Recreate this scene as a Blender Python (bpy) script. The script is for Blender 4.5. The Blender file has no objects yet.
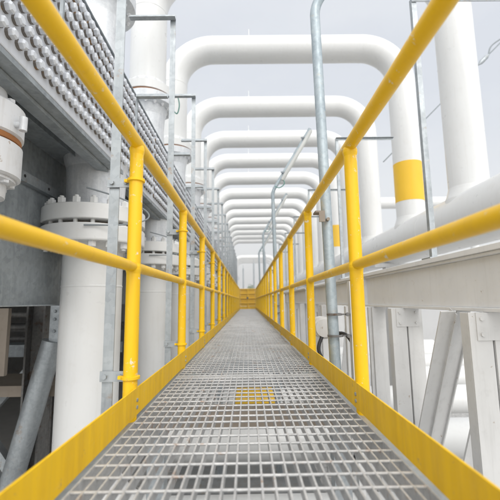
import bpy, bmesh, math, random
from mathutils import Vector, Matrix
random.seed(7)
R = math.radians
sc = bpy.context.scene
col = sc.collection

# ------------------------------------------------------------------ materials
def new_mat(name):
    m = bpy.data.materials.new(name); m.use_nodes = True
    nt = m.node_tree; b = nt.nodes['Principled BSDF']
    return m, nt, b

def N(nt, typ, **kw):
    n = nt.nodes.new(typ)
    for k, v in kw.items(): setattr(n, k, v)
    return n

def coords(nt, scale=(1, 1, 1)):
    g = N(nt, 'ShaderNodeNewGeometry'); mp = N(nt, 'ShaderNodeMapping')
    mp.inputs['Scale'].default_value = scale
    nt.links.new(g.outputs['Position'], mp.inputs['Vector'])
    return mp.outputs['Vector']

def noise(nt, vec, scale, detail=4, rough=.55):
    n = N(nt, 'ShaderNodeTexNoise'); n.inputs['Scale'].default_value = scale
    n.inputs['Detail'].default_value = detail; n.inputs['Roughness'].default_value = rough
    nt.links.new(vec, n.inputs['Vector']); return n.outputs['Fac']

def ramp(nt, fac, stops):
    r = N(nt, 'ShaderNodeValToRGB'); cr = r.color_ramp
    while len(cr.elements) < len(stops): cr.elements.new(.5)
    for e, (p, c) in zip(cr.elements, stops):
        e.position = p; e.color = (*c, 1) if len(c) == 3 else c
    nt.links.new(fac, r.inputs['Fac']); return r.outputs['Color']

def mix(nt, fac, a, b, mode='MIX'):
    n = N(nt, 'ShaderNodeMix', data_type='RGBA', blend_type=mode)
    for sock, v in ((n.inputs[0], fac), (n.inputs[6], a), (n.inputs[7], b)):
        if hasattr(v, 'is_linked'): nt.links.new(v, sock)
        elif isinstance(v, (int, float)): sock.default_value = v
        else: sock.default_value = (*v, 1)
    return n.outputs[2]

def bump(nt, b, h, strength, dist=.002):
    n = N(nt, 'ShaderNodeBump'); n.inputs['Strength'].default_value = strength
    n.inputs['Distance'].default_value = dist
    nt.links.new(h, n.inputs['Height']); nt.links.new(n.outputs['Normal'], b.inputs['Normal'])

def paint(name, base, dirt, rough=.35, dirt_amt=.35, spots=None, spot_thr=.70, spec=.5, streak=True, var=.06, spot_scale=16):
    m, nt, b = new_mat(name)
    v = coords(nt)
    lo = tuple(c*(1-var) for c in base)
    c = ramp(nt, noise(nt, v, 2.2, 5), [(.3, lo), (.7, base)])
    if streak:
        vs = coords(nt, (9, 9, .7))
        s = ramp(nt, noise(nt, vs, 2.5, 6, .65), [(.52, (0, 0, 0)), (.85, (dirt_amt,)*3)])
        c = mix(nt, s, c, dirt)
    d = ramp(nt, noise(nt, v, 11, 8, .7), [(.55, (0, 0, 0)), (.8, (dirt_amt*.8,)*3)])
    c = mix(nt, d, c, dirt)
    if spots:
        sp = ramp(nt, noise(nt, v, spot_scale, 9, .75), [(spot_thr, (0, 0, 0)), (spot_thr+.035, (1, 1, 1))])
        c = mix(nt, sp, c, spots)
    nt.links.new(c, b.inputs['Base Color'])
    rr = ramp(nt, noise(nt, v, 7, 4), [(.3, (rough-.07,)*3), (.7, (rough+.12,)*3)])
    nt.links.new(rr, b.inputs['Roughness'])
    b.inputs['Specular IOR Level'].default_value = spec
    bump(nt, b, noise(nt, v, 55, 4), .25, .0015)
    return m

def scuffed(m):                                     # pale rub marks and ripples of a cold-formed flat bar
    nt = m.node_tree; b = nt.nodes['Principled BSDF']; src = b.inputs['Base Color'].links[0].from_socket
    v = coords(nt, (1, 16, 1.5)); f = ramp(nt, noise(nt, v, 1.4, 5, .6), [(.42, (0, 0, 0)), (.62, (.38, .38, .38))])
    c = mix(nt, f, src, (.70, .41, .018))
    v2 = coords(nt, (1, 3, 40)); f2 = ramp(nt, noise(nt, v2, 2.0, 8, .75), [(.62, (0, 0, 0)), (.72, (.45, .45, .45))])
    c = mix(nt, f2, c, (.93, .68, .25)); nt.links.new(c, b.inputs['Base Color'])
    bump(nt, b, noise(nt, coords(nt, (1, 10, .6)), 1.6, 3), .55, .01)

def galv(name, a, c2, metallic=.55, rough=.5, rust=(.30, .17, .08), rust_thr=.66, spangle=45):
    m, nt, b = new_mat(name)
    v = coords(nt)
    vo = N(nt, 'ShaderNodeTexVoronoi'); vo.inputs['Scale'].default_value = spangle
    nt.links.new(v, vo.inputs['Vector'])
    bw = N(nt, 'ShaderNodeRGBToBW'); nt.links.new(vo.outputs['Color'], bw.inputs['Color'])
    c = ramp(nt, bw.outputs['Val'], [(.2, a), (.8, c2)])
    big = ramp(nt, noise(nt, v, 3.1, 6, .6), [(.3, tuple(x*.82 for x in a)), (.72, c2)])
    c = mix(nt, .62, c, big)
    vs = coords(nt, (14, 14, 1))
    st = ramp(nt, noise(nt, vs, 2, 6, .6), [(.5, (0, 0, 0)), (.8, (.4, .4, .4))])
    c = mix(nt, st, c, tuple(min(1, x*1.3) for x in c2))
    rs = ramp(nt, noise(nt, v, 8, 10, .78), [(rust_thr, (0, 0, 0)), (rust_thr+.08, (.85, .85, .85))])
    c = mix(nt, rs, c, rust)
    nt.links.new(c, b.inputs['Base Color'])
    b.inputs['Metallic'].default_value = metallic
    rr = ramp(nt, noise(nt, v, 18, 4), [(.3, (rough-.1,)*3), (.7, (rough+.14,)*3)])
    nt.links.new(rr, b.inputs['Roughness'])
    bump(nt, b, noise(nt, v, 90, 5), .3, .001)
    return m

M = {}
M['white'] = paint('white_pipe_paint', (.765, .77, .765), (.52, .49, .43), .33, .22, var=.035)
M['white_old'] = paint('weathered_white_paint', (.76, .77, .79), (.42, .38, .32), .5, .5, (.32, .22, .14), .63, var=.1)
M['whitegrey'] = paint('grey_white_steel_paint', (.735, .735, .73), (.44, .435, .42), .5, .5, (.36, .29, .22), .64, var=.14)
M['beam'] = paint('pale_grey_beam_paint', (.84, .845, .85), (.58, .575, .56), .5, .42, (.42, .36, .28), .645, var=.10)
M['plug'] = paint('plug_white_paint', (.68, .71, .76), (.40, .34, .26), .30, .6, (.26, .18, .10), .66, streak=False, var=.1, spot_scale=9)
M['plug_base'] = paint('plug_collar_shade_rust', (.22, .20, .18), (.2, .13, .07), .6, .6, (.24, .14, .06), .55, streak=False, var=.3, spot_scale=9)  # dark tone stands for the plugs' shadowed undersides as well as rust
M['header'] = paint('header_blue_white', (.70, .73, .79), (.42, .42, .42), .42, .4, var=.08)
M['yellow'] = paint('yellow_rail_paint', (.92, .56, .010), (.62, .36, .04), .36, .42, (.74, .70, .60), .605, spec=.45, streak=True, var=.08, spot_scale=22)
M['yellow_toe'] = paint('yellow_toe_paint', (.97, .61, .016), (.66, .40, .04), .5, .5, (.50, .33, .14), .625, spec=.3, var=.10)
scuffed(M['yellow_toe'])
M['yellow_band'] = paint('yellow_band_paint', (.90, .55, .03), (.6, .4, .05), .4, .25, streak=False)
M['galv'] = galv('galvanised_steel', (.33, .36, .385), (.48, .515, .535), rust=(.36, .27, .20), rust_thr=.585)
M['galv_conduit'] = galv('conduit_zinc', (.30, .36, .40), (.46, .52, .55), .35, .5, (.46, .44, .38), .58)
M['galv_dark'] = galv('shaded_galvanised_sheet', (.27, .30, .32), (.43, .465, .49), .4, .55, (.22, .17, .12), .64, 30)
M['grate'] = galv('grating_zinc', (.40, .41, .42), (.62, .622, .625), .25, .5, (.36, .21, .12), .575, 120)
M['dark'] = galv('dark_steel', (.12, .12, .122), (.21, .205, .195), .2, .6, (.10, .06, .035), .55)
M['nozzle'] = galv('brushed_nozzle_steel', (.62, .64, .67), (.78, .80, .82), .2, .42, (.5, .47, .43), .70, 60)
M['rust'] = paint('rust_orange', (.42, .17, .05), (.2, .09, .04), .8, .6, streak=False, var=.3)
M['brown'] = paint('dusty_brown_steel', (.34, .29, .24), (.2, .16, .12), .75, .6, var=.25)
M['black'] = paint('black_rubber', (.03, .03, .032), (.06, .055, .05), .55, .3, streak=False)
M['teal'] = paint('green_cable_sheath', (.08, .24, .20), (.15, .2, .18), .5, .3, streak=False)
M['wire'] = paint('grey_wire', (.24, .27, .29), (.15, .15, .15), .45, .3, streak=False)
M['cream'] = paint('cream_lamp_lens', (.58, .59, .57), (.45, .44, .42), .4, .2, streak=False)
M['bark'] = paint('tree_bark', (.16, .12, .09), (.08, .06, .04), .9, .5)
M['under_walk_shade'] = paint('under_walk_shade_tone', (.36, .375, .385), (.30, .245, .19), .85, .9, (.3, .25, .19), .6, var=.3, spot_scale=5)  # strip tone with the shade below the grating mixed into its colour
M['concrete'] = paint('concrete', (.45, .44, .42), (.3, .28, .26), .85, .6, var=.15)

def gravel():
    m, nt, b = new_mat('pale_gravel')
    v = coords(nt)
    vo = N(nt, 'ShaderNodeTexVoronoi'); vo.inputs['Scale'].default_value = 26
    nt.links.new(v, vo.inputs['Vector'])
    bw = N(nt, 'ShaderNodeRGBToBW'); nt.links.new(vo.outputs['Color'], bw.inputs['Color'])
    c = ramp(nt, bw.outputs['Val'], [(.1, (.36, .36, .355)), (.9, (.64, .63, .62))])
    c = mix(nt, ramp(nt, noise(nt, v, .8, 6), [(.35, (0, 0, 0)), (.7, (.5, .5, .5))]), c, (.50, .49, .47))
    nt.links.new(c, b.inputs['Base Color']); b.inputs['Roughness'].default_value = .9
    bump(nt, b, vo.outputs['Distance'], .6, .02)
    return m
M['gravel'] = gravel()

def leafmat():
    m, nt, b = new_mat('leaf_green')
    v = coords(nt)
    c = ramp(nt, noise(nt, v, 1.3, 4), [(.3, (.07, .13, .04)), (.7, (.16, .26, .09))])
    nt.links.new(c, b.inputs['Base Color']); b.inputs['Roughness'].default_value = .7
    return m
M['leaf'] = leafmat()

# ------------------------------------------------------------------ mesh builder
class MB:
    def __init__(s): s.v = []; s.f = []; s.sm = []; s.mi = []; s.mat2 = None
    def add(s, vs, fs, sm=False):
        o = len(s.v); s.v += [tuple(p) for p in vs]
        for i, f in enumerate(fs):
            s.f.append(tuple(o+j for j in f)); s.sm.append(sm[i] if isinstance(sm, list) else sm)
    def box(s, a, b):
        x0, y0, z0 = a; x1, y1, z1 = b
        s.add([(x0,y0,z0),(x1,y0,z0),(x1,y1,z0),(x0,y1,z0),(x0,y0,z1),(x1,y0,z1),(x1,y1,z1),(x0,y1,z1)],
              [(3,2,1,0),(4,5,6,7),(0,1,5,4),(1,2,6,5),(2,3,7,6),(3,0,4,7)])
        return s
    def bar(s, a, b, w, h, up=(0, 0, 1)):      # box section along a->b
        a = Vector(a); b = Vector(b); d = (b-a).normalized(); u = Vector(up)
        sx = d.cross(u).normalized(); sy = sx.cross(d).normalized()
        vs = []
        for p in (a, b):
            for i, j in ((-1,-1),(1,-1),(1,1),(-1,1)): vs.append(p+sx*i*w/2+sy*j*h/2)
        s.add(vs, [(0,1,2,3),(7,6,5,4),(0,4,5,1),(1,5,6,2),(2,6,7,3),(3,7,4,0)])
        return s
    def tube(s, pts, r, n=16, caps=True, radii=None):
        pts = [Vector(p) for p in pts]; rings = []
        d0 = (pts[1]-pts[0]).normalized()
        ref = Vector((0, 0, 1)) if abs(d0.z) < .9 else Vector((1, 0, 0))
        u = d0.cross(ref).normalized()
        for i, p in enumerate(pts):
            if i == 0: d = pts[1]-pts[0]
            elif i == len(pts)-1: d = pts[-1]-pts[-2]
            else: d = (pts[i+1]-p).normalized()+(p-pts[i-1]).normalized()
            d.normalize(); u = (u-d*u.dot(d)).normalized(); w = d.cross(u)
            rr = radii[i] if radii else r
            rings.append([p+(u*math.cos(2*math.pi*k/n)+w*math.sin(2*math.pi*k/n))*rr for k in range(n)])
        vs = [q for g in rings for q in g]; fs = []; sm = []
        for i in range(len(pts)-1):
            for k in range(n):
                k2 = (k+1) % n
                fs.append((i*n+k, i*n+k2, (i+1)*n+k2, (i+1)*n+k)); sm.append(True)
        s.add(vs, fs, sm)
        if caps:                                    # own vertices: a crisp rim
            s.add(rings[0], [tuple(range(n-1, -1, -1))]); s.add(rings[-1], [tuple(range(n))])
        return s
    def lathe(s, c, prof, n=48, smooth=True):       # prof: (r, z) about the vertical axis at c; each pair its own band
        c = Vector(c)
        for (r0, z0), (r1, z1) in zip(prof, prof[1:]):
            vs = []
            for r, z in ((r0, z0), (r1, z1)):
                for k in range(n):
                    a = 2*math.pi*k/n; vs.append((c.x+r*math.cos(a), c.y+r*math.sin(a), c.z+z))
            s.add(vs, [(k, (k+1) % n, n+(k+1) % n, n+k) for k in range(n)], smooth)
        return s
    def prism(s, c, axis, r, h, n=6, bev=0):        # hex nut or disc from c along axis
        c = Vector(c); ax = Vector(axis).normalized()
        ref = Vector((0, 0, 1)) if abs(ax.z) < .9 else Vector((1, 0, 0))
        u = ax.cross(ref).normalized(); w = ax.cross(u)
        lv = [(r, 0), (r, h-bev), (r-bev, h)] if bev else [(r, 0), (r, h)]
        vs = []
        for rr, t in lv:
            for k in range(n):
                a = 2*math.pi*(k+.5)/n; vs.append(c+ax*t+(u*math.cos(a)+w*math.sin(a))*rr)
        fs = []
        for i in range(len(lv)-1):
            for k in range(n): fs.append((i*n+k, i*n+(k+1) % n, (i+1)*n+(k+1) % n, (i+1)*n+k))
        fs.append(tuple(range(n-1, -1, -1))); fs.append(tuple((len(lv)-1)*n+k for k in range(n)))
        s.add(vs, fs); return s
    def build(s, name, mat, parent=None, loc=(0, 0, 0), bevel=0):
        me = bpy.data.meshes.new(name); me.from_pydata(s.v, [], s.f)
        me.polygons.foreach_set('use_smooth', s.sm); me.materials.append(mat)
        if s.mi:
            me.materials.append(M[s.mat2])
            for i in s.mi: me.polygons[i].material_index = 1
        bm = bmesh.new(); bm.from_mesh(me); bmesh.ops.recalc_face_normals(bm, faces=bm.faces[:])
        bm.to_mesh(me); bm.free(); me.update()
        o = bpy.data.objects.new(name, me); col.objects.link(o); o.location = loc
        if parent: o.parent = parent
        if bevel:
            md = o.modifiers.new('bevel', 'BEVEL'); md.width = bevel; md.segments = 2; md.limit_method = 'ANGLE'; md.angle_limit = R(50)
        return o

def fillet(pts, rad, n=10):
    pts = [Vector(p) for p in pts]; out = [pts[0]]
    for i in range(1, len(pts)-1):
        a, b, c = pts[i-1], pts[i], pts[i+1]
        d1 = (a-b).normalized(); d2 = (c-b).normalized(); ang = d1.angle(d2)
        t = rad/math.tan(ang/2); cen = b+(d1+d2).normalized()*(rad/math.sin(ang/2))
        s0 = b+d1*t; s1 = b+d2*t; v0 = s0-cen; v1 = s1-cen; tot = v0.angle(v1)
        for k in range(n+1):
            f = k/n
            out.append(cen+(v0*math.sin((1-f)*tot)+v1*math.sin(f*tot))/math.sin(tot))
    out.append(pts[-1]); return out

def smoothcurve(pts, n=8):                          # catmull-rom through pts
    P = [Vector(p) for p in pts]; P = [P[0]*2-P[1]]+P+[P[-1]*2-P[-2]]; out = []
    for i in range(1, len(P)-2):
        for k in range(n):
            t = k/n; a, b, c, d = P[i-1], P[i], P[i+1], P[i+2]
            out.append(.5*((2*b)+(c-a)*t+(2*a-5*b+4*c-d)*t*t+(3*b-a-3*c+d)*t**3))
    out.append(P[-2]); return out

def tag(o, label, cat=None, group=None, kind=None):
    if label: o['label'] = label
    if cat: o['category'] = cat
    if group: o['group'] = group
    if kind: o['kind'] = kind
    return o
def thing(name, loc, label, cat, group=None):
    o = bpy.data.objects.new(name, None); col.objects.link(o); o.location = loc; o.empty_display_size = .1
    return tag(o, label, cat, group)
def copy_tree(o, parent=None):
    c = o.copy(); col.objects.link(c)
    if parent: c.parent = parent
    for ch in list(o.children): copy_tree(ch, c)
    return c
ORD = ['nearest', 'second nearest', 'third nearest', 'fourth nearest', 'fifth nearest', 'sixth nearest', 'seventh nearest', 'eighth nearest',
       'ninth nearest', 'tenth nearest', 'eleventh nearest', 'twelfth nearest', 'thirteenth nearest', 'fourteenth nearest', 'fifteenth nearest',
       'sixteenth nearest', 'seventeenth nearest', 'eighteenth nearest', 'nineteenth nearest', 'twentieth nearest']

GZ = -2.1           # ground level; walkway top is z = 0
# ------------------------------------------------------------------ ground
g = MB(); g.add([(-900,-300,GZ),(900,-300,GZ),(900,1500,GZ),(-900,1500,GZ)], [(0,1,2,3)])
tag(g.build('ground', M['gravel']), None, kind='structure')
g = MB(); g.box((-9, .2, GZ+.004), (-2.0, 30, GZ+.10))
tag(g.build('pavement', M['concrete']), None, kind='structure')

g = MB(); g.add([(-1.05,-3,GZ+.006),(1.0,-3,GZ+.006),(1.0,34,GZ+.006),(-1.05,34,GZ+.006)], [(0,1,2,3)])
tag(g.build('path', M['under_walk_shade']), None, kind='structure')  # added strip, no real path: darkens the ground seen through the grating
# ------------------------------------------------------------------ walkway
WEND = 20.4
walk = thing('walkway', (0, 0, 0), 'long raised walkway of galvanised steel grating between the yellow railings', 'walkway')
PL = 1.5; HW = .425
def panel():
    m = MB(); nb = 27; p = 2*(HW-.004)/(nb-1)
    for i in range(nb):
        x = -HW+.004+i*p
        m.box((x-.0026, .004, -.030), (x+.0026, PL-.004, 0))
    for j in range(21):
        y = .0357+j*PL/21
        m.tube([(-HW+.001, y, -.0028), (HW-.001, y, -.0028)], .0039, 6)
    for y in (.001, PL-.006):
        m.box((-HW, y, -.033), (HW, y+.005, .0008))
    return m
gp = None
y = -.74; k = 0
while y < WEND-.5:
    if gp is None: o = gp = panel().build('grating_panel', M['grate'], walk)
    else: o = gp.copy(); col.objects.link(o)
    if 0 <= y < 8:
        for cx_ in (-.33, .36):
            c_ = MB(); c_.box((cx_-.03, y+.05, .0005), (cx_+.03, y+.075, .0035)); c_.prism((cx_, y+.0625, .0035), (0, 0, 1), .008, .006); c_.build('clip', M['galv'], walk)
    o.location = ((random.random()-.5)*.004, y, (random.random()-.5)*.003); y += PL+.003; k += 1
YW1 = y
for s in (-1, 1):
    m = MB(); m.box((s*.470-.004, -.74, -.16), (s*.470+.004, YW1, .004))
    m.box((s*.500-.026, -.74, -.004), (s*.500+.026, YW1, .002)); m.box((s*.500-.026, -.74, -.166), (s*.500+.026, YW1, -.158))
    m.build('stringer', M['galv'], walk)
    m = MB(); m.bar((s*.4455, -.74, -.012), (s*.4455, YW1, -.012), .036, .006); m.build('seat_angle', M['galv'], walk)
yy = .49
while yy < YW1:
    m = MB(); m.box((-.47, yy-.035, -.13), (.47, yy+.035, -.045)); m.build('cross_beam', M['brown'] if int(yy) % 3 == 1 else M['galv_dark'], walk)
    yy += 1.31
yy = 1.9
while yy < YW1:
    for s in (-1, 1):
        m = MB(); m.box((s*.44-.04, yy-.04, GZ), (s*.44+.04, yy+.04, -.166)); m.box((s*.44-.09, yy-.09, GZ), (s*.44+.09, yy+.09, GZ+.015))
        m.build('support_leg', M['galv'], walk)
    yy += 4.0

# ------------------------------------------------------------------ guardrails
RX, RZ, MZ = .455, 1.10, .58
def guardrail(s, y0, dy, cnt, label):
    t = thing('guardrail', (s*RX, 0, 0), label, 'guardrail')
    L = WEND+.1
    MB().tube([(0, -.6, RZ), (0, L, RZ)], .027, 20).build('top_rail', M['yellow'], t)
    m = MB(); m.tube([(s*.0, -.6, MZ), (0, L, MZ)], .0215, 18); m.build('mid_rail', M['yellow'], t)
    # toe board: flat bar, inner face towards the walkway
    xi = -s*.021
    m = MB(); segs = 2
    for i in range(segs):
        a = -.6+(L+.6)*i/segs; b = -.6+(L+.6)*(i+1)/segs
        m.box((min(xi, xi-s*.006), a+.001, .010+random.uniform(-.001, .001)), (max(xi, xi-s*.006), b-.001, .112))
    m.build('toe_board', M['yellow_toe'], t, bevel=.0012)
    # first post with its fittings
    ys = [y0+dy*i for i in range(-1, cnt)]
    pm = MB(); pm.tube([(0, 0, -.03), (0, 0, RZ-.012)], .0275, 20)
    for zz in (MZ, RZ-.022):                        # weld fillets
        pm.lathe((0, 0, zz), [(.0275, -.028), (.031, -.012), (.031, .0), (.0275, .012)], 20)
    post = None
    for yv in ys:
        if post is None:
            post = pm.build('post', M['yellow'], t)
            if s < 0:
                for z in (.94, .15):
                    u = MB(); u.lathe((0, 0, z), [(.0275, -.007), (.036, -.005), (.036, .005), (.0275, .007)], 20)
                    u.box((-.048, -.006, z-.006), (-.02, .008, z+.006))
                    u.build('u_bolt', M['yellow_toe'], post)
            p = post
        else: p = copy_tree(post, t)
        p.location = (0, yv, 0)
    # clips that hold the toe board to the posts
    for yv in ys[1:9]:
        m = MB(); m.box((min(xi+s*.002, 0), yv-.02, .03), (max(xi+s*.002, 0), yv+.02, .075)); m.build('toe_clip', M['yellow_toe'], t)
        for bz in (.040, .066): MB().prism((xi-s*.006, yv, bz), (-s, 0, 0), .0075, .005, 6, .001).build('bolt', M['galv'], t)
    return ys
lys = guardrail(-1, 1.49, 1.12, 17, 'yellow painted pipe railing along the left edge of the grating walkway')
rys = guardrail(1, 1.53, 1.15, 17, 'yellow painted pipe railing along the right edge of the grating walkway')

# end gate
gt = thing('gate', (0, WEND+.25, 0), 'yellow barred gate closing the far end of the walkway', 'gate')
m = MB()
for x in (-.43, -.02, .02, .43): m.tube([(x, 0, 0), (x, 0, RZ)], .025, 12)
m.build('upright', M['yellow'], gt)
for z in (1.09, .84, .58, .32): MB().tube([(-.43, 0, z), (.43, 0, z)], .03, 12).build('crossbar', M['yellow'], gt)
MB().box((-.42, .028, .0), (.42, .034, .15)).build('toe_board', M['yellow_toe'], gt)
MB().box((-.40, .03, .16), (.40, .036, 1.07)).build('infill_panel', M['yellow'], gt)
MB().box((-.06, -.05, .55), (.03, -.027, .66)).build('latch', M['dark'], gt)

# ------------------------------------------------------------------ left angle frames
def angle_bar(m, a, b, w=.05, t=.006, dx=(1, 0, 0), dy=(0, 1, 0)):
    a, b, dx, dy = Vector(a), Vector(b), Vector(dx), Vector(dy)
    prof = [(0, 0), (w, 0), (w, t), (t, t), (t, w), (0, w)]
    vs = [p+dx*u+dy*v for p in (a, b) for u, v in prof]; n = 6
    m.add(vs, [(k, (k+1) % n, n+(k+1) % n, n+k) for k in range(n)]+[tuple(range(n-1, -1, -1)), tuple(range(n, 2*n))])
    return m
def left_frame():
    t = thing('angle_frame', (0, 0, 0), 'x', 'steel frame', 'galvanised angle frames clamped to the left railing')
    angle_bar(MB(), (-.020, 0, -.16), (-.020, 0, 2.68), w=.042).build('post', M['galv'], t)
    angle_bar(MB(), (-.33, -.008, 2.63), (.025, -.008, 2.63), dx=(0, 0, 1), dy=(0, -1, 0), w=.045).build('top_arm', M['galv'], t)
    m = angle_bar(MB(), (-.26, -.008, 1.97), (-.026, -.008, 1.97), dx=(0, 0, 1), dy=(0, -1, 0), w=.04)
    m.build('side_arm', M['galv'], t)
    m = MB(); m.box((-.27, -.016, 1.55), (-.255, 0, 2.00)); m.build('hanger_rod', M['galv_dark'], t)
    for z in (.94, .15):
        b = MB().box((-.025, -.013, z-.02), (.085, -.007, z+.02)).build('bracket', M['galv'], t)
        for x in (-.005, .055): MB().prism((x, -.013, z), (0, -1, 0), .010, .010).build('bolt', M['galv'], b)
    return t
lf = left_frame()
for i in range(17):
    o = lf if i == 0 else copy_tree(lf)
    o.location = (-.558, lys[i+1]+.035, 0)
    o['label'] = 'galvanised steel angle frame clamped to the left railing, %s of the row' % ORD[i]

# ------------------------------------------------------------------ right angle frames standing on the beam
rf = thing('angle_frame', (0, 0, 0), 'x', 'steel frame', 'galvanised angle frames standing on the right beams')
angle_bar(MB(), (0, 0, .712), (0, 0, 2.66), w=.036).build('post', M['galv'], rf)
angle_bar(MB(), (0, -.002, 2.66), (.80, -.002, 2.66), dx=(0, 0, -1), dy=(0, -1, 0), w=.036).build('top_arm', M['galv'], rf)
MB().box((-.03, -.03, .704), (.09, .09, .712)).build('base_plate', M['galv'], rf)
for i in range(7):
    o = rf if i == 0 else copy_tree(rf)
    o.location = (1.25, 2.47+2.4*i, 0)
    o['label'] = 'tall galvanised angle frame on the right white beam, %s of its row' % ORD[i]

# ------------------------------------------------------------------ overhead arched pipes
XL, XR, PR, ZH = -1.52, 3.37, .278, 5.86
def bolts(parent, cx, r, z0, z1, n, nr=.026, nh=.04, mat='white_old'):
    for k in range(n):
        a = 2*math.pi*(k+.5)/n; x, y = cx+r*math.cos(a), r*math.sin(a)
        m = MB(); m.prism((x, y, z1), (0, 0, 1), nr, nh, 6, .004); m.prism((x, y, z0), (0, 0, -1), nr, nh, 6, .004)
        m.tube([(x, y, z0-nh-.015), (x, y, z1+nh+.015)], nr*.55, 8)
        m.build('bolt', M[mat], parent)
def arch(full=True, near=True):
    t = thing('overhead_pipe', (0, 0, 0), 'x', 'pipe', 'white pipes arching over the walkway')
    path = fillet([(XL, 0, 3.70), (XL, 0, ZH), (XR, 0, ZH), (XR, 0, 1.95)], .84, 14)
    MB().tube(path, PR, 40).build('pipe_body', M['white'], t)
    for z, x in ((ZH-.84, XL), (ZH-.84, XR)):       # raised weld rings where the bends begin
        MB().lathe((x, 0, z), [(PR, -.012), (PR+.004, -.006), (PR+.004, .006), (PR, .012)], 40).build('weld_ring', M['white'], t)
    for x in (XL+.84, XR-.84):
        MB().tube([(x-.008, 0, ZH), (x+.008, 0, ZH)], PR+.004, 40).build('weld_ring', M['white'], t)
    MB().lathe((XR, 0, 2.02), [(PR+.075, -.30), (PR+.055, -.10), (PR+.028, -.03), (PR+.012, .02), (PR, .07)], 40).build('collar', M['white'], t)
    MB().lathe((XL+.02, 0, 0), [(.30, 2.60), (.30, 2.68), (.255, 2.70), (.235, 3.05), (.25, 3.25), (.29, 3.38), (.385, 3.405), (.385, 3.535), (.2, 3.535)], 40).build('upper_nozzle', M['nozzle'], t)
    f = MB(); f.lathe((XL, 0, 0), [(PR, 3.80), (PR+.03, 3.74), (PR+.04, 3.69), (.385, 3.69), (.385, 3.565), (.2, 3.565)], 48)
    fo = f.build('flange', M['white'], t)
    MB().lathe((XL, 0, 0), [(.33, 3.537), (.365, 3.537), (.365, 3.563), (.33, 3.563)], 48).build('gasket', M['rust'], t)
    if near:
        bolts(fo, XL, .335, 3.41, 3.69, 16)
    return t
AY = [3.4, 5.4, 7.4, 9.8, 11.9, 13.85, 15.95, 18.3]+[20.4+2.1*i for i in range(7)]+[46, 48.4, 50.8]
an = arch(); af = None
def shift_only_band(t, z0, z1):
    MB().lathe((XR, 0, 0), [(PR, z0), (PR+.003, z0), (PR+.003, z1), (PR, z1)], 40).build('colour_band', M['yellow_band'], t)
arches = []
for i, Y in enumerate(AY):
    if i == 0: o = an
    elif i < 6: o = copy_tree(an)
    else:
        if af is None: af = arch(near=False); o = af
        else: o = copy_tree(af)
    o.location = (0, Y, 0); arches.append(o)
    o['label'] = 'white insulated pipe arching high over the walkway, %s of the row' % ORD[i]
arches[0]['label'] = 'white vertical pipe above a rusty bolted flange at upper left, nearest of the arching row'
MB().tube(smoothcurve([(XL+.39, 0, 3.66), (XL+.47, -.02, 3.60), (XL+.50, -.02, 3.45), (XL+.46, 0, 3.33), (XL+.38, 0, 3.42)]), .009, 6).build('bonding_cable', M['teal'], arches[1])
shift_only_band(arches[2], 2.40, 3.22); shift_only_band(arches[5], 2.40, 3.22); shift_only_band(arches[11], 1.95, 2.5)
arches[2]['label'] = 'white pipe arching over the walkway, wide yellow band on its right leg, third nearest'

# right collecting pipe lengthwise
t = thing('manifold_pipe', (XR, 0, 1.62), 'fat white pipe lying lengthwise beyond the right railing, arched pipes welded on top', 'pipe')
MB().tube([(0, -1.5, 0), (0, 33, 0)], .41, 56).build('pipe_body', M['white'], t)
for yv in (1.0, 6.4, 12.4, 18.4): MB().tube([(0, yv-.008, 0), (0, yv+.008, 0)], .415, 56).build('weld_ring', M['white'], t)
for yv in (2.4, 8.4, 14.4, 20.4, 26.4):
    m = MB(); m.box((-.25, yv-.1, GZ-1.62), (.25, yv+.1, -.40)); m.box((-.5, yv-.14, -.47), (.5, yv+.14, -.385)); m.build('saddle_support', M['whitegrey'], t)
# far cross pipe and second bank of risers on the right
for i, (Y, z) in enumerate(((16.3, 4.75), (24.0, 4.3))):
    m = MB(); m.tube(fillet([(4.2, Y, GZ), (4.2, Y, z), (15, Y, z), (15, Y, GZ)], .7), .26, 28)
    tag(m.build('cross_pipe', M['white']), ['white pipe running level behind the yellow banded riser', 'farther white level pipe beyond the right risers'][i], 'pipe')

# ------------------------------------------------------------------ outlet pipes: flange, down leg, elbow, run beneath the walkway
LX, LR, LZ = -1.415, .258, -1.44
def outlet():
    t = thing('outlet_pipe', (0, 0, 0), 'x', 'pipe', 'white outlet pipes dropping from the cooler')
    MB().tube(fillet([(LX, 0, 1.0), (LX, 0, LZ), (7.5, 0, LZ)], .62, 12), LR, 40).build('pipe_body', M['white'], t)
    m = MB(); m.lathe((LX, 0, .62), [(LR, -.010), (LR+.003, -.004), (LR+.003, .004), (LR, .010)], 40); m.build('weld_ring', M['white'], t)
    f = MB(); f.lathe((LX, 0, 0), [(LR, .93), (LR+.05, .985), (.442, .985), (.447, .99), (.450, 1.0), (.450, 1.122), (.443, 1.13), (.25, 1.13)], 56)
    fo = f.build('lower_flange', M['white'], t)
    MB().lathe((LX, 0, 0), [(.30, 1.128), (.33, 1.128), (.33, 1.163), (.30, 1.163)], 40).build('gasket', M['brown'], t)
    bolts(fo, LX, .392, .985, 1.305, 18, .034, .05, 'white')
    MB().tube(smoothcurve([(LX+.1, -.44, 1.42), (LX+.33, -.34, 1.36), (LX+.52, -.2, 1.28), (LX+.54, -.2, 1.20), (LX+.4, -.36, 1.12), (LX+.1, -.46, 1.10)]), .007, 6).build('bonding_cable', M['wire'], t)
    return t
ot = outlet()
ots = []
for i in range(12):
    o = ot if i == 0 else copy_tree(ot)
    o.location = (0, 3.4+2*i, -.035); ots.append(o)
    o['label'] = 'white flanged downpipe under the cooler that runs beneath the walkway, %s of its row' % ORD[i]
MB().tube([(-.26, 0, LZ), (.52, 0, LZ)], LR+.003, 40).build('colour_band', M['yellow_band'], ots[2])

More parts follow.
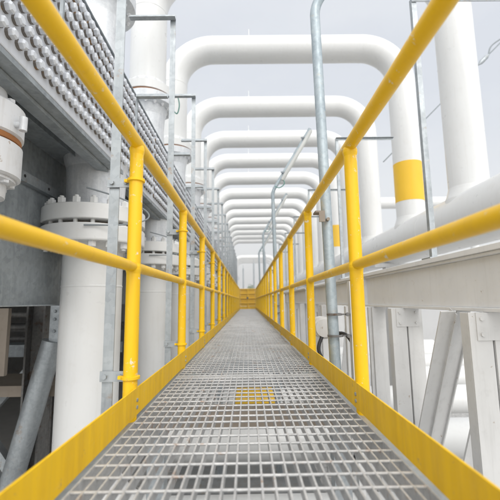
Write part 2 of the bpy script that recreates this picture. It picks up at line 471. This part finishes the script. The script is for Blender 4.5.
# ------------------------------------------------------------------ air cooler bays
FX = -1.15
def bay(first):
    t = thing('cooler_header', (0, 0, 0), 'x', 'header box', 'cooler header boxes beside the walkway')
    L = 3.985
    m = MB(); m.box((-1.66, 0, 1.80), (FX-.021, L, 2.58)); m.box((FX-.02, 0, 1.66), (FX, L, 2.58)); hb = m.build('header_box', M['header'], t, bevel=.008)
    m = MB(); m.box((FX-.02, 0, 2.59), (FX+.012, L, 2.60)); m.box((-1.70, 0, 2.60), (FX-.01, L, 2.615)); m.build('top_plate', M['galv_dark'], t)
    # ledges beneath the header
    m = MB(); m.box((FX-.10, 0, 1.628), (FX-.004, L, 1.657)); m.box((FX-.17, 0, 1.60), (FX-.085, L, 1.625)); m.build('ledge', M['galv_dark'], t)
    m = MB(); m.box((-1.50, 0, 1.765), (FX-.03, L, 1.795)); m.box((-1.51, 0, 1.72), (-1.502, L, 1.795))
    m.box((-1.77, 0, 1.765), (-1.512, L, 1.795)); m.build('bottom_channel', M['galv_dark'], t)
    for yv in [.35+.42*i for i in range(9)]: MB().tube([(-1.44, yv, 1.762), (-1.44, yv, 1.768)], .014, 10).build('bolt_hole', M['black'], t)
    # plugs
    rows = [1.745, 1.852, 1.958, 2.275, 2.378, 2.480]; sites = []
    for ri, z in enumerate(rows):
        n = 49
        for k in range(n):
            sites.append((.05+.08*k+(.04 if ri % 2 else 0), z))
    sites.sort(key=lambda q: q[0])
    def plug_mesh(m, y, z, jit=True):
        h = .030+random.uniform(-.004, .003); m.mat2 = 'plug_base'; m.mi += range(len(m.f), len(m.f)+14)
        m.prism((FX, y, z), (1, 0, 0), .0275, .016, 12)
        a = random.uniform(0, 1)
        c = Vector((FX+.016, y, z)); r = random.uniform(.0275, .0315); vs = []
        for rr, tt in ((r, 0), (r, h-.008), (r-.010, h)):
            for q in range(6):
                an_ = 2*math.pi*q/6+a; vs.append((c.x+tt, y+rr*math.cos(an_), z+rr*math.sin(an_)))
        fs = [(i*6+q, i*6+(q+1) % 6, (i+1)*6+(q+1) % 6, (i+1)*6+q) for i in range(2) for q in range(6)]+[tuple(range(12, 18))]
        m.add(vs, fs)
    near = [s for s in sites if s[0] >= (1.0 if first else 0)][:100]; ns = set(near)
    for y, z in near:
        m = MB(); plug_mesh(m, y, z); m.build('plug', M['plug'], hb)
    m = MB()
    for s in sites:
        if s not in ns: plug_mesh(m, *s)
    tag(m.build('plug', M['plug'], hb), None, kind='stuff')
    # nozzles below at local y 1.0 and 3.0
    for yv in (1.0, 3.0):
        if first and yv == 1.0: continue
        m = MB(); m.lathe((LX, yv, 0), [(.30, 1.79), (.285, 1.72), (.265, 1.66), (.255, 1.36), (.275, 1.31), (.275, 1.27)], 40); m.build('lower_nozzle', M['nozzle'], t)
        m = MB(); m.lathe((LX, yv, 0), [(.26, 1.265), (.443, 1.265), (.45, 1.259), (.45, 1.137), (.443, 1.131), (.2, 1.131)], 56); m.build('nozzle_flange', M['white'], t)
    # plenum sheets facing the walkway and stiffeners
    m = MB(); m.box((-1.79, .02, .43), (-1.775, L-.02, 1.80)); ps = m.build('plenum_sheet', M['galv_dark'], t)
    m = MB(); m.box((-1.775, 0, 1.385), (-1.72, L, 1.392)); m.box((-1.735, 0, 1.392), (-1.728, L, 1.47)); m.box((-1.775, 0, .42), (-1.70, L, .43)); m.build('stiffener', M['galv'], ps)
    for yv in [.3+.35*i for i in range(11)]: MB().tube([(-1.728, yv, 1.432), (-1.7255, yv, 1.432)], .013, 10).build('bolt_hole', M['black'], ps)
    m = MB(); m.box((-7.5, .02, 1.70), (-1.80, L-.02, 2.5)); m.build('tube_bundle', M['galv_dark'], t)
    for yv in (.3, 3.7):
        m = MB(); m.box((-2.35, yv-.1, GZ), (-2.33, yv+.1, 1.7)); m.box((-2.17, yv-.1, GZ), (-2.15, yv+.1, 1.7)); m.box((-2.33, yv-.006, GZ), (-2.17, yv+.006, 1.7)); m.build('column', M['dark'], t)
    return t
b0 = bay(True); b0.location = (0, .4, 0)
b0['label'] = 'nearest white cooler header box studded with rows of plugs, at upper left'
b1 = bay(False); b1.location = (0, 4.4, 0)
b1['label'] = 'second nearest plug-studded cooler header box, beyond the near downpipe'
for i in range(2, 7):
    o = copy_tree(b1); o.location = (0, .4+4*i, 0)
    o['label'] = 'plug-studded cooler header box on the left, %s of the row' % ORD[i]

# capped drain nozzle at the left margin
t = thing('drain_nozzle', (-1.43, 1.88, 0), 'white capped drain fitting with an orange gasket hanging from the near header', 'pipe fitting')
MB().lathe((0, 0, 0), [(.12, 1.60), (.13, 1.52), (.205, 1.50), (.215, 1.49), (.215, 1.335), (.20, 1.325)], 36).build('upper_flange', M['white_old'], t)
MB().lathe((0, 0, 0), [(.195, 1.33), (.205, 1.32), (.205, 1.295), (.195, 1.29)], 36).build('gasket', M['rust'], t)
MB().lathe((0, 0, 0), [(.20, 1.29), (.213, 1.28), (.213, 1.11), (.20, 1.10), (.02, 1.10)], 36).build('lower_flange', M['white_old'], t)
MB().lathe((0, 0, 0), [(.19, 1.10), (.19, 1.085), (.15, 1.07), (.145, 1.0), (.115, .99), (.11, .95), (.0, .95)], 30).build('cap', M['white_old'], t)
for k in range(10):
    a = 2*math.pi*k/10
    for z_, d_ in ((1.50, 1), (1.10, -1)):
        MB().prism((.165*math.cos(a), .165*math.sin(a), z_), (0, 0, d_), .024, .033, 6, .003).build('bolt', M['white_old'], t)
m = MB(); m.tube([(.20, -.02, 1.38), (.255, -.02, 1.38)], .016, 8); m.tube([(.255, -.02, 1.345), (.255, -.02, 1.42)], .020, 8); m.build('vent_screw', M['nozzle'], t)

# steelwork beneath the cooler
t = thing('diagonal_brace', (0, 0, 0), 'mottled galvanised tube brace leaning beside the nearest downpipe', 'brace')
MB().tube([(-2.00, 3.9, .06), (-2.29, 3.9, -1.13), (-2.50, 3.9, -2.0)], .104, 26).build('tube', M['galv'], t)
for yq in (3.87, 3.92): MB().box((-2.03, yq, .0), (-1.93, yq+.012, .43)).build('gusset_plate', M['galv'], t)
for z in (.16, .28, .36): MB().prism((-1.98, 3.87, z), (0, -1, 0), .016, .018).build('bolt', M['galv_dark'], t)
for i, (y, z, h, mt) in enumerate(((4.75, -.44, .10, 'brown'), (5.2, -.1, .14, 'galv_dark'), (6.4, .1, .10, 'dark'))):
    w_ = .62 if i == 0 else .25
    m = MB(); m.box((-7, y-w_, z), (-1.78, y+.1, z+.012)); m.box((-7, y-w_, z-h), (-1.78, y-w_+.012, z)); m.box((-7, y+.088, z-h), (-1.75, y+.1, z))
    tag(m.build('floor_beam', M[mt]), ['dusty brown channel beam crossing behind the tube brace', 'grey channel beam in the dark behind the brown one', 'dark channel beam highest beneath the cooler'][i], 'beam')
for i, (x0, z0, x1, z1, y) in enumerate(((-3.0, -.45, -2.1, -1.6, 4.0), (-5, .3, -3.0, -1.9, 5.0), (-2.6, .35, -4.2, -1.6, 5.8))):
    m = MB(); m.bar((x0, y, z0), (x1, y, z1), .09, .09, (0, 1, 0))
    tag(m.build('lattice_brace', M['galv']), ['slanting grey brace low behind the tube brace', 'far slanting brace deep beneath the cooler, left', 'slanting brace crossing deep beneath the cooler'][i], 'brace')
m = MB(); m.box((-3.4, 3.6, -.22), (-2.27, 3.62, .40)); m.box((-2.32, 3.56, -.22), (-2.262, 3.598, .40))
tag(m.build('hanging_plate', M['brown']), 'brownish grey steel plate hanging at the left edge under the cooler', 'plate')
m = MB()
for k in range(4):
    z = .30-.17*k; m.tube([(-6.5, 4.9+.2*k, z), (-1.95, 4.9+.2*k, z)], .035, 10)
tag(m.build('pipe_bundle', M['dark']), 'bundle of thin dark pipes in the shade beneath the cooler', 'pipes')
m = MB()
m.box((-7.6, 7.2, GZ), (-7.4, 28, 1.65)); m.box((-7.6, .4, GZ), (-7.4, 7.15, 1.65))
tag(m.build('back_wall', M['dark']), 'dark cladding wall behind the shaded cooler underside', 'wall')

# ------------------------------------------------------------------ right-hand beams and legs
def stand():
    t = thing('pipe_stand', (0, 0, 0), 'x', 'support frame', 'grey white support frames right of the walkway')
    L = 3.78
    m = MB(); m.box((1.27, 0, .385), (1.282, L, .655)); m.box((1.22, 0, .672), (1.38, L, .704)); m.box((1.235, 0, .655), (1.37, L, .6715))
    m.box((1.235, 0, .364), (1.37, L, .384)); b = m.build('beam', M['beam'], t, bevel=.003)
    for y in (.03, L-.04): MB().box((1.240, y, .3855), (1.2695, y+.010, .654)).build('stiffener', M['beam'], b)
    for y in (.35, 1.78, 2.82, 3.5):
        m = MB()
        if y == 3.5: m.box((1.22, y-.03, GZ), (1.35, y+.05, .362)); m.box((1.19, y-.012, GZ), (1.219, y+.03, .36))
        else:
            for x0 in (1.145, 1.272):
                m.box((x0, y-.04, GZ), (x0+.115, y-.032, .362)); m.box((x0, y-.0315, GZ), (x0+.008, y+.04, .361)); m.box((x0+.107, y-.0315, GZ), (x0+.115, y+.04, .361))
        m.build('leg', M['whitegrey'], t, bevel=.002)
        m = MB(); m.box((1.10, y-.13, GZ), (1.42, y+.14, GZ+.02)); m.build('base_plate', M['whitegrey'], t)
    for x, y0 in ((1.19, 2.02), (1.33, 2.10)):
        m = MB(); m.bar((x, y0, .36), (x-.0, y0+.98, -1.5), .085, .012, (0, 1, .5)); m.bar((x+.045, y0+.02, .36), (x+.045, y0+1.0, -1.5), .008, .08, (0, 1, .5)); m.build('brace', M['whitegrey'], t)
    MB().bar((1.75, 2.3, .45), (1.75, 3.3, -1.6), .10, .02, (0, 1, .5)).build('rear_brace', M['whitegrey'], t); MB().box((1.70, .0, .47), (1.84, L, .60)).build('rear_beam', M['whitegrey'], t)
    for y in (1.78, 2.82):
        g_ = MB().box((1.18, y-.048, .22), (1.36, y-.0405, .361)).build('gusset', M['whitegrey'], t)
        for bx in (1.205, 1.335):
            for bz in (.25, .33): MB().prism((bx, y-.048, bz), (0, -1, 0), .011, .010).build('bolt', M['whitegrey'], g_)
    for y in (1.0, 2.5):
        MB().box((1.383, y, .42), (1.70, y+.06, .50)).build('cross_tie', M['whitegrey'], t)
    return t
st = stand()
for i in range(6):
    o = st if i == 0 else copy_tree(st); o.location = (0, .2+3.86*i, 0)
    o['label'] = 'grey white steel beam on channel legs right of the walkway, %s of the row' % ORD[i]

# ------------------------------------------------------------------ conduit lamp poles
def lamp_pole():
    t = thing('lamp_pole', (0, 0, 0), 'x', 'lamp pole', 'bent conduit lamp poles on the right railing')
    top = (.80, .10, 4.05)
    MB().tube(fillet([(.035, 0, GZ), (-.03, .03, 2.66), top], .30, 12), .037, 22).build('conduit', M['galv_conduit'], t)
    lp = MB(); a = Vector((.16, -.10, 2.86)); b = Vector((.80, -.05, 3.95)); lp.tube([a, a.lerp(b, .03), b.lerp(a, .03), b], .05, 14, radii=[.025, .040, .040, .025])
    lo = lp.build('lamp', M['cream'], t)
    m = MB()
    for f in (.15, .85):
        p = a.lerp(b, f); m.bar(p, p+Vector((-.10, .12, .05)), .03, .03)
    m.build('lamp_bracket', M['galv_dark'], lo)
    c = MB().tube(smoothcurve([(.02, -.04, 2.75), (.10, -.10, 2.70), (.20, -.12, 2.78), (.17, -.10, 2.90)]), .010, 6).build('cable', M['teal'], t)
    m = MB(); m.tube([(-.012, -.052, .985), (-.012, .05, .985)], .012, 8); m.box((-.075, -.058, .965), (-.035, -.046, 1.03)); m.box((-.10, -.058, 1.03), (-.035, .03, 1.042)); m.build('rail_clamp', M['brown'], t)
    for z in (.20, .34, -.1):
        q = MB(); q.lathe((.012, 0, z), [(.042, -.008), (.052, -.006), (.052, .006), (.042, .008)], 18); q.box((.05, -.01, z-.005), (.115, .0, z+.005)); q.prism((.095, -.012, z), (0, -1, 0), .013, .02); q.build('strap', M['dark'], t)
    m = MB(); m.box((.115, -.03, -.8), (.155, -.024, .56)); m.box((.115, -.0235, -.8), (.121, .03, .56)); m.box((.149, -.0235, -.8), (.155, .03, .56)); m.build('strut_channel', M['whitegrey'], t)
    return t
lp = lamp_pole()
for i, Y in enumerate((2.52, 7.35, 12.15, 16.95)):
    o = lp if i == 0 else copy_tree(lp); o.location = (.572, Y, 0)
    o['label'] = ['bent galvanised conduit pole clamped to the right railing, closest and thickest in view', 'second nearest bent conduit pole, its cream lamp tube clear of the near pole',
                  'third nearest bent conduit pole on the right railing', 'farthest bent conduit pole on the right railing'][i]
# junction box and cables beside the near pole
t = thing('junction_box', (.60, 3.0, .22), 'round grey junction box with black cables behind the near conduit pole', 'junction box')
m = MB(); m.tube([(0, -.05, 0), (0, .12, 0)], .085, 24); m.tube([(0, -.07, 0), (0, -.05, 0)], .07, 24); m.build('body', M['whitegrey'], t)
MB().tube(smoothcurve([(-.02, -.05, -.06), (-.06, -.1, -.16), (-.02, -.2, -.28), (.06, -.25, -.5), (.05, -.25, -.9)]), .014, 8).build('cable', M['black'], t)
MB().tube(smoothcurve([(.03, -.06, -.05), (.10, -.3, -.03), (.14, -.4, -.16), (.15, -.38, -.4), (.12, -.3, -.9)]), .013, 8).build('cable', M['black'], t)

# guy cable at upper right with its mast
t = thing('guy_cable', (0, 9.4, 0), 'thin steel guy cable with a turnbuckle slanting across the upper right sky', 'cable')
a = Vector((XR+.28, 0, 4.05)); b = Vector((9.6, .0, 9.9))
MB().tube([a, b], .018, 6).build('wire_rope', M['wire'], t)
p = a.lerp(b, .50)
m = MB(); d = (b-a).normalized(); m.tube([p-d*.22, p-d*.12, p+d*.12, p+d*.22], .05, 8, radii=[.02, .06, .06, .02]); m.build('turnbuckle', M['galv'], t)
MB().tube(smoothcurve([p+d*.2, p+d*.35+Vector((0, 0, .16)), p+d*.7+Vector((.05, 0, .14)), p+d*1.0]), .02, 6).build('loose_end', M['wire'], t)
m = MB(); m.tube([(9.6, 9.4, GZ), (9.6, 9.4, 10)], .12, 14)
tag(m.build('mast', M['galv']), 'grey steel mast holding the guy cable', 'mast')

# slender vent stubs on top of the arches
for i in range(1, 7):
    m = MB(); x = .1; m.tube([(x, 0, ZH+PR-.01), (x, 0, ZH+PR+.06)], .018, 10); m.tube([(x, 0, ZH+PR+.06), (x, 0, ZH+PR+.22)], .007, 6)
    m.build('vent_stub', M['white'], arches[i])

# ------------------------------------------------------------------ far background
def tree(x, y, h, w, label):
    t = thing('tree', (x, y, GZ), label, 'tree', 'trees beyond the far gate')
    m = MB(); m.tube([(0, 0, 0), (.1, 0, h*.35), (.0, .1, h*.8)], .2, 8, radii=[.18, .12, .04])
    for k in range(5):
        a = random.uniform(0, 6.28); m.tube([(.08, 0, h*(.3+.08*k)), (math.cos(a)*w*.3, math.sin(a)*w*.3, h*(.5+.08*k))], .05, 6, radii=[.06, .02])
    m.build('trunk', M['bark'], t)
    m = MB()
    for c in range(26):
        a = random.uniform(0, 6.28); rr = random.uniform(0, .5)*w; zc = h*random.uniform(.38, 1.0)
        rr *= 1.2-abs(zc/h-.65)*1.3; c0 = Vector((rr*math.cos(a), rr*math.sin(a), zc)); cr = w*random.uniform(.09, .19)
        for q in range(55):
            d = Vector((random.gauss(0, 1), random.gauss(0, 1), random.gauss(0, .8))); d = d.normalized()*cr*random.uniform(.3, 1.1)
            p = c0+d; u = Vector((random.gauss(0, 1), random.gauss(0, 1), random.gauss(0, 1))).normalized(); v = u.cross(d).normalized(); sz = .13
            m.add([p-u*sz, p-v*sz*.6, p+u*sz, p+v*sz*.6], [(0, 1, 2, 3)])
    m.build('crown', M['leaf'], t)
for i, (x, y, h, w) in enumerate(((.6, 62, 4.9, 4), (3.4, 66, 5.4, 5), (-3.2, 70, 4.6, 4.5), (13.5, 48, 6.5, 6), (7.5, 75, 5.8, 6), (-8, 80, 6, 6))):
    tree(x, y, h, w, ['small green tree just above the middle of the far gate', 'green tree right of the gate centre in the far background', 'pale tree left of the gate centre in the far background',
                      'bushy tree seen between the right risers', 'distant tree beyond the right end of the walkway', 'distant tree behind the left row of frames'][i])
for i, (x, y, z) in enumerate(((-1.6, 40, 5.0), (-.5, 43, 4.2), (.7, 41, 4.6), (1.9, 39, 5.2), (-2.7, 42, 5))):
    m = MB(); m.tube([(x, y, GZ), (x, y, z)], .09, 10); m.tube([(x, y, z), (x, y, z+.4)], .03, 8)
    tag(m.build('vent_pole', M['galv']), ['thin grey pole beyond the gate, second from the left', 'thin grey pole beyond the gate, third from the left', 'thin grey pole beyond the gate, fourth from the left',
        'thin grey pole beyond the gate, rightmost of five', 'thin grey pole beyond the gate, leftmost of five'][i], 'pole', 'poles beyond the far gate')
m = MB(); m.box((-14, 92, GZ), (24, 100, 2.6)); m.box((-14.2, 91.8, 2.6), (24.2, 100.2, 2.8)); bd = thing('building', (0, 0, 0), 'low pale industrial building on the horizon beyond the gate', 'building')
m.build('wall', M['white_old'], bd)
for k in range(12):
    MB().box((-12+3*k, 91.93, 0.2), (-10.6+3*k, 91.98, 1.5)).build('window', M['galv_dark'], bd)

hm = bpy.data.materials.new('haze'); hm.use_nodes = True; hn = hm.node_tree
for n_ in list(hn.nodes):
    if n_.type == 'BSDF_PRINCIPLED': hn.nodes.remove(n_)
vs_ = N(hn, 'ShaderNodeVolumeScatter'); vs_.inputs['Density'].default_value = .009; vs_.inputs['Color'].default_value = (.97, .98, 1, 1)
hn.links.new(vs_.outputs[0], hn.nodes['Material Output'].inputs['Volume'])
tag(MB().box((-40, 7, GZ-.5), (40, 130, 9)).build('haze', hm), None, kind='structure')
# ------------------------------------------------------------------ world, sun, camera
w = bpy.data.worlds.new('World'); sc.world = w; w.use_nodes = True; nt = w.node_tree
bg = nt.nodes['Background']
SE, SR = R(42), R(170)
sky = N(nt, 'ShaderNodeTexSky', sky_type='NISHITA'); sky.sun_disc = False; sky.sun_elevation = SE; sky.sun_rotation = SR
sky.air_density = 1.5; sky.dust_density = 4
tc = N(nt, 'ShaderNodeTexCoord'); mp = N(nt, 'ShaderNodeMapping'); mp.inputs['Scale'].default_value = (1, 1, 2.6)
nt.links.new(tc.outputs['Generated'], mp.inputs['Vector'])
cl = noise(nt, mp.outputs['Vector'], 2.3, 6, .5)
cloud = ramp(nt, cl, [(.40, (6.9, 7.25, 7.9)), (.62, (8.6, 8.75, 8.95))])
for e in nt.nodes:
    if e.type == 'VALTORGB':
        e.color_ramp.elements[0].color = (.60, .625, .67, 1); e.color_ramp.elements[1].color = (.645, .665, .70, 1)
sx = N(nt, 'ShaderNodeVectorMath', operation='SCALE'); sx.inputs['Scale'].default_value = 11.0
nt.links.new(cloud, sx.inputs[0])
sep = N(nt, 'ShaderNodeSeparateXYZ'); nt.links.new(tc.outputs['Generated'], sep.inputs[0])
hz = ramp(nt, sep.outputs['Z'], [(.05, (1, 1, 1)), (.42, (0, 0, 0))])
cc = mix(nt, hz, sx.outputs['Vector'], (8.3, 8.4, 8.5))
gd = N(nt, 'ShaderNodeVectorMath', operation='DOT_PRODUCT'); nt.links.new(tc.outputs['Generated'], gd.inputs[0])
gd.inputs[1].default_value = (math.sin(SR)*math.cos(SE), math.cos(SR)*math.cos(SE), math.sin(SE))
glow = ramp(nt, gd.outputs['Value'], [(.12, (0, 0, 0)), (1, (1, 1, 1))])      # brighter cloud round the veiled sun
cc = mix(nt, glow, cc, (20, 20, 19.8))
c = mix(nt, .88, sky.outputs['Color'], cc)
nt.links.new(c, bg.inputs['Color']); bg.inputs['Strength'].default_value = .122
sd = bpy.data.lights.new('sun', 'SUN'); sd.energy = 1.05; sd.angle = R(22); sd.color = (1, .97, .93)
so = bpy.data.objects.new('sun', sd); col.objects.link(so)
dv = Vector((math.sin(SR)*math.cos(SE), math.cos(SR)*math.cos(SE), math.sin(SE)))   # towards the sun
so.rotation_euler = dv.to_track_quat('Z', 'Y').to_euler(); so.location = (0, 0, 30)

cd = bpy.data.cameras.new('camera'); cam = bpy.data.objects.new('camera', cd); col.objects.link(cam); sc.camera = cam
cd.lens = 36*370/500; cd.sensor_width = 36; cd.clip_start = .02; cd.clip_end = 3000
cam.location = (.004, 0, .437)
cam.rotation_euler = (Matrix.Rotation(R(-.43), 3, 'Z') @ Matrix.Rotation(R(90+7.85), 3, 'X') @ Matrix.Rotation(R(-.8), 3, 'Z')).to_euler()   # the photograph is held slightly off level
cd.dof.use_dof = True; cd.dof.focus_distance = 2.0; cd.dof.aperture_fstop = 3.0
sc.view_settings.view_transform = 'Standard'; sc.view_settings.look = 'None'; sc.view_settings.exposure = 0
sc.render.resolution_x = sc.render.resolution_y = 1024
try:
    sc.cycles.use_denoising = True; sc.cycles.max_bounces = 6; sc.cycles.diffuse_bounces = 4; sc.cycles.glossy_bounces = 3
except Exception: pass
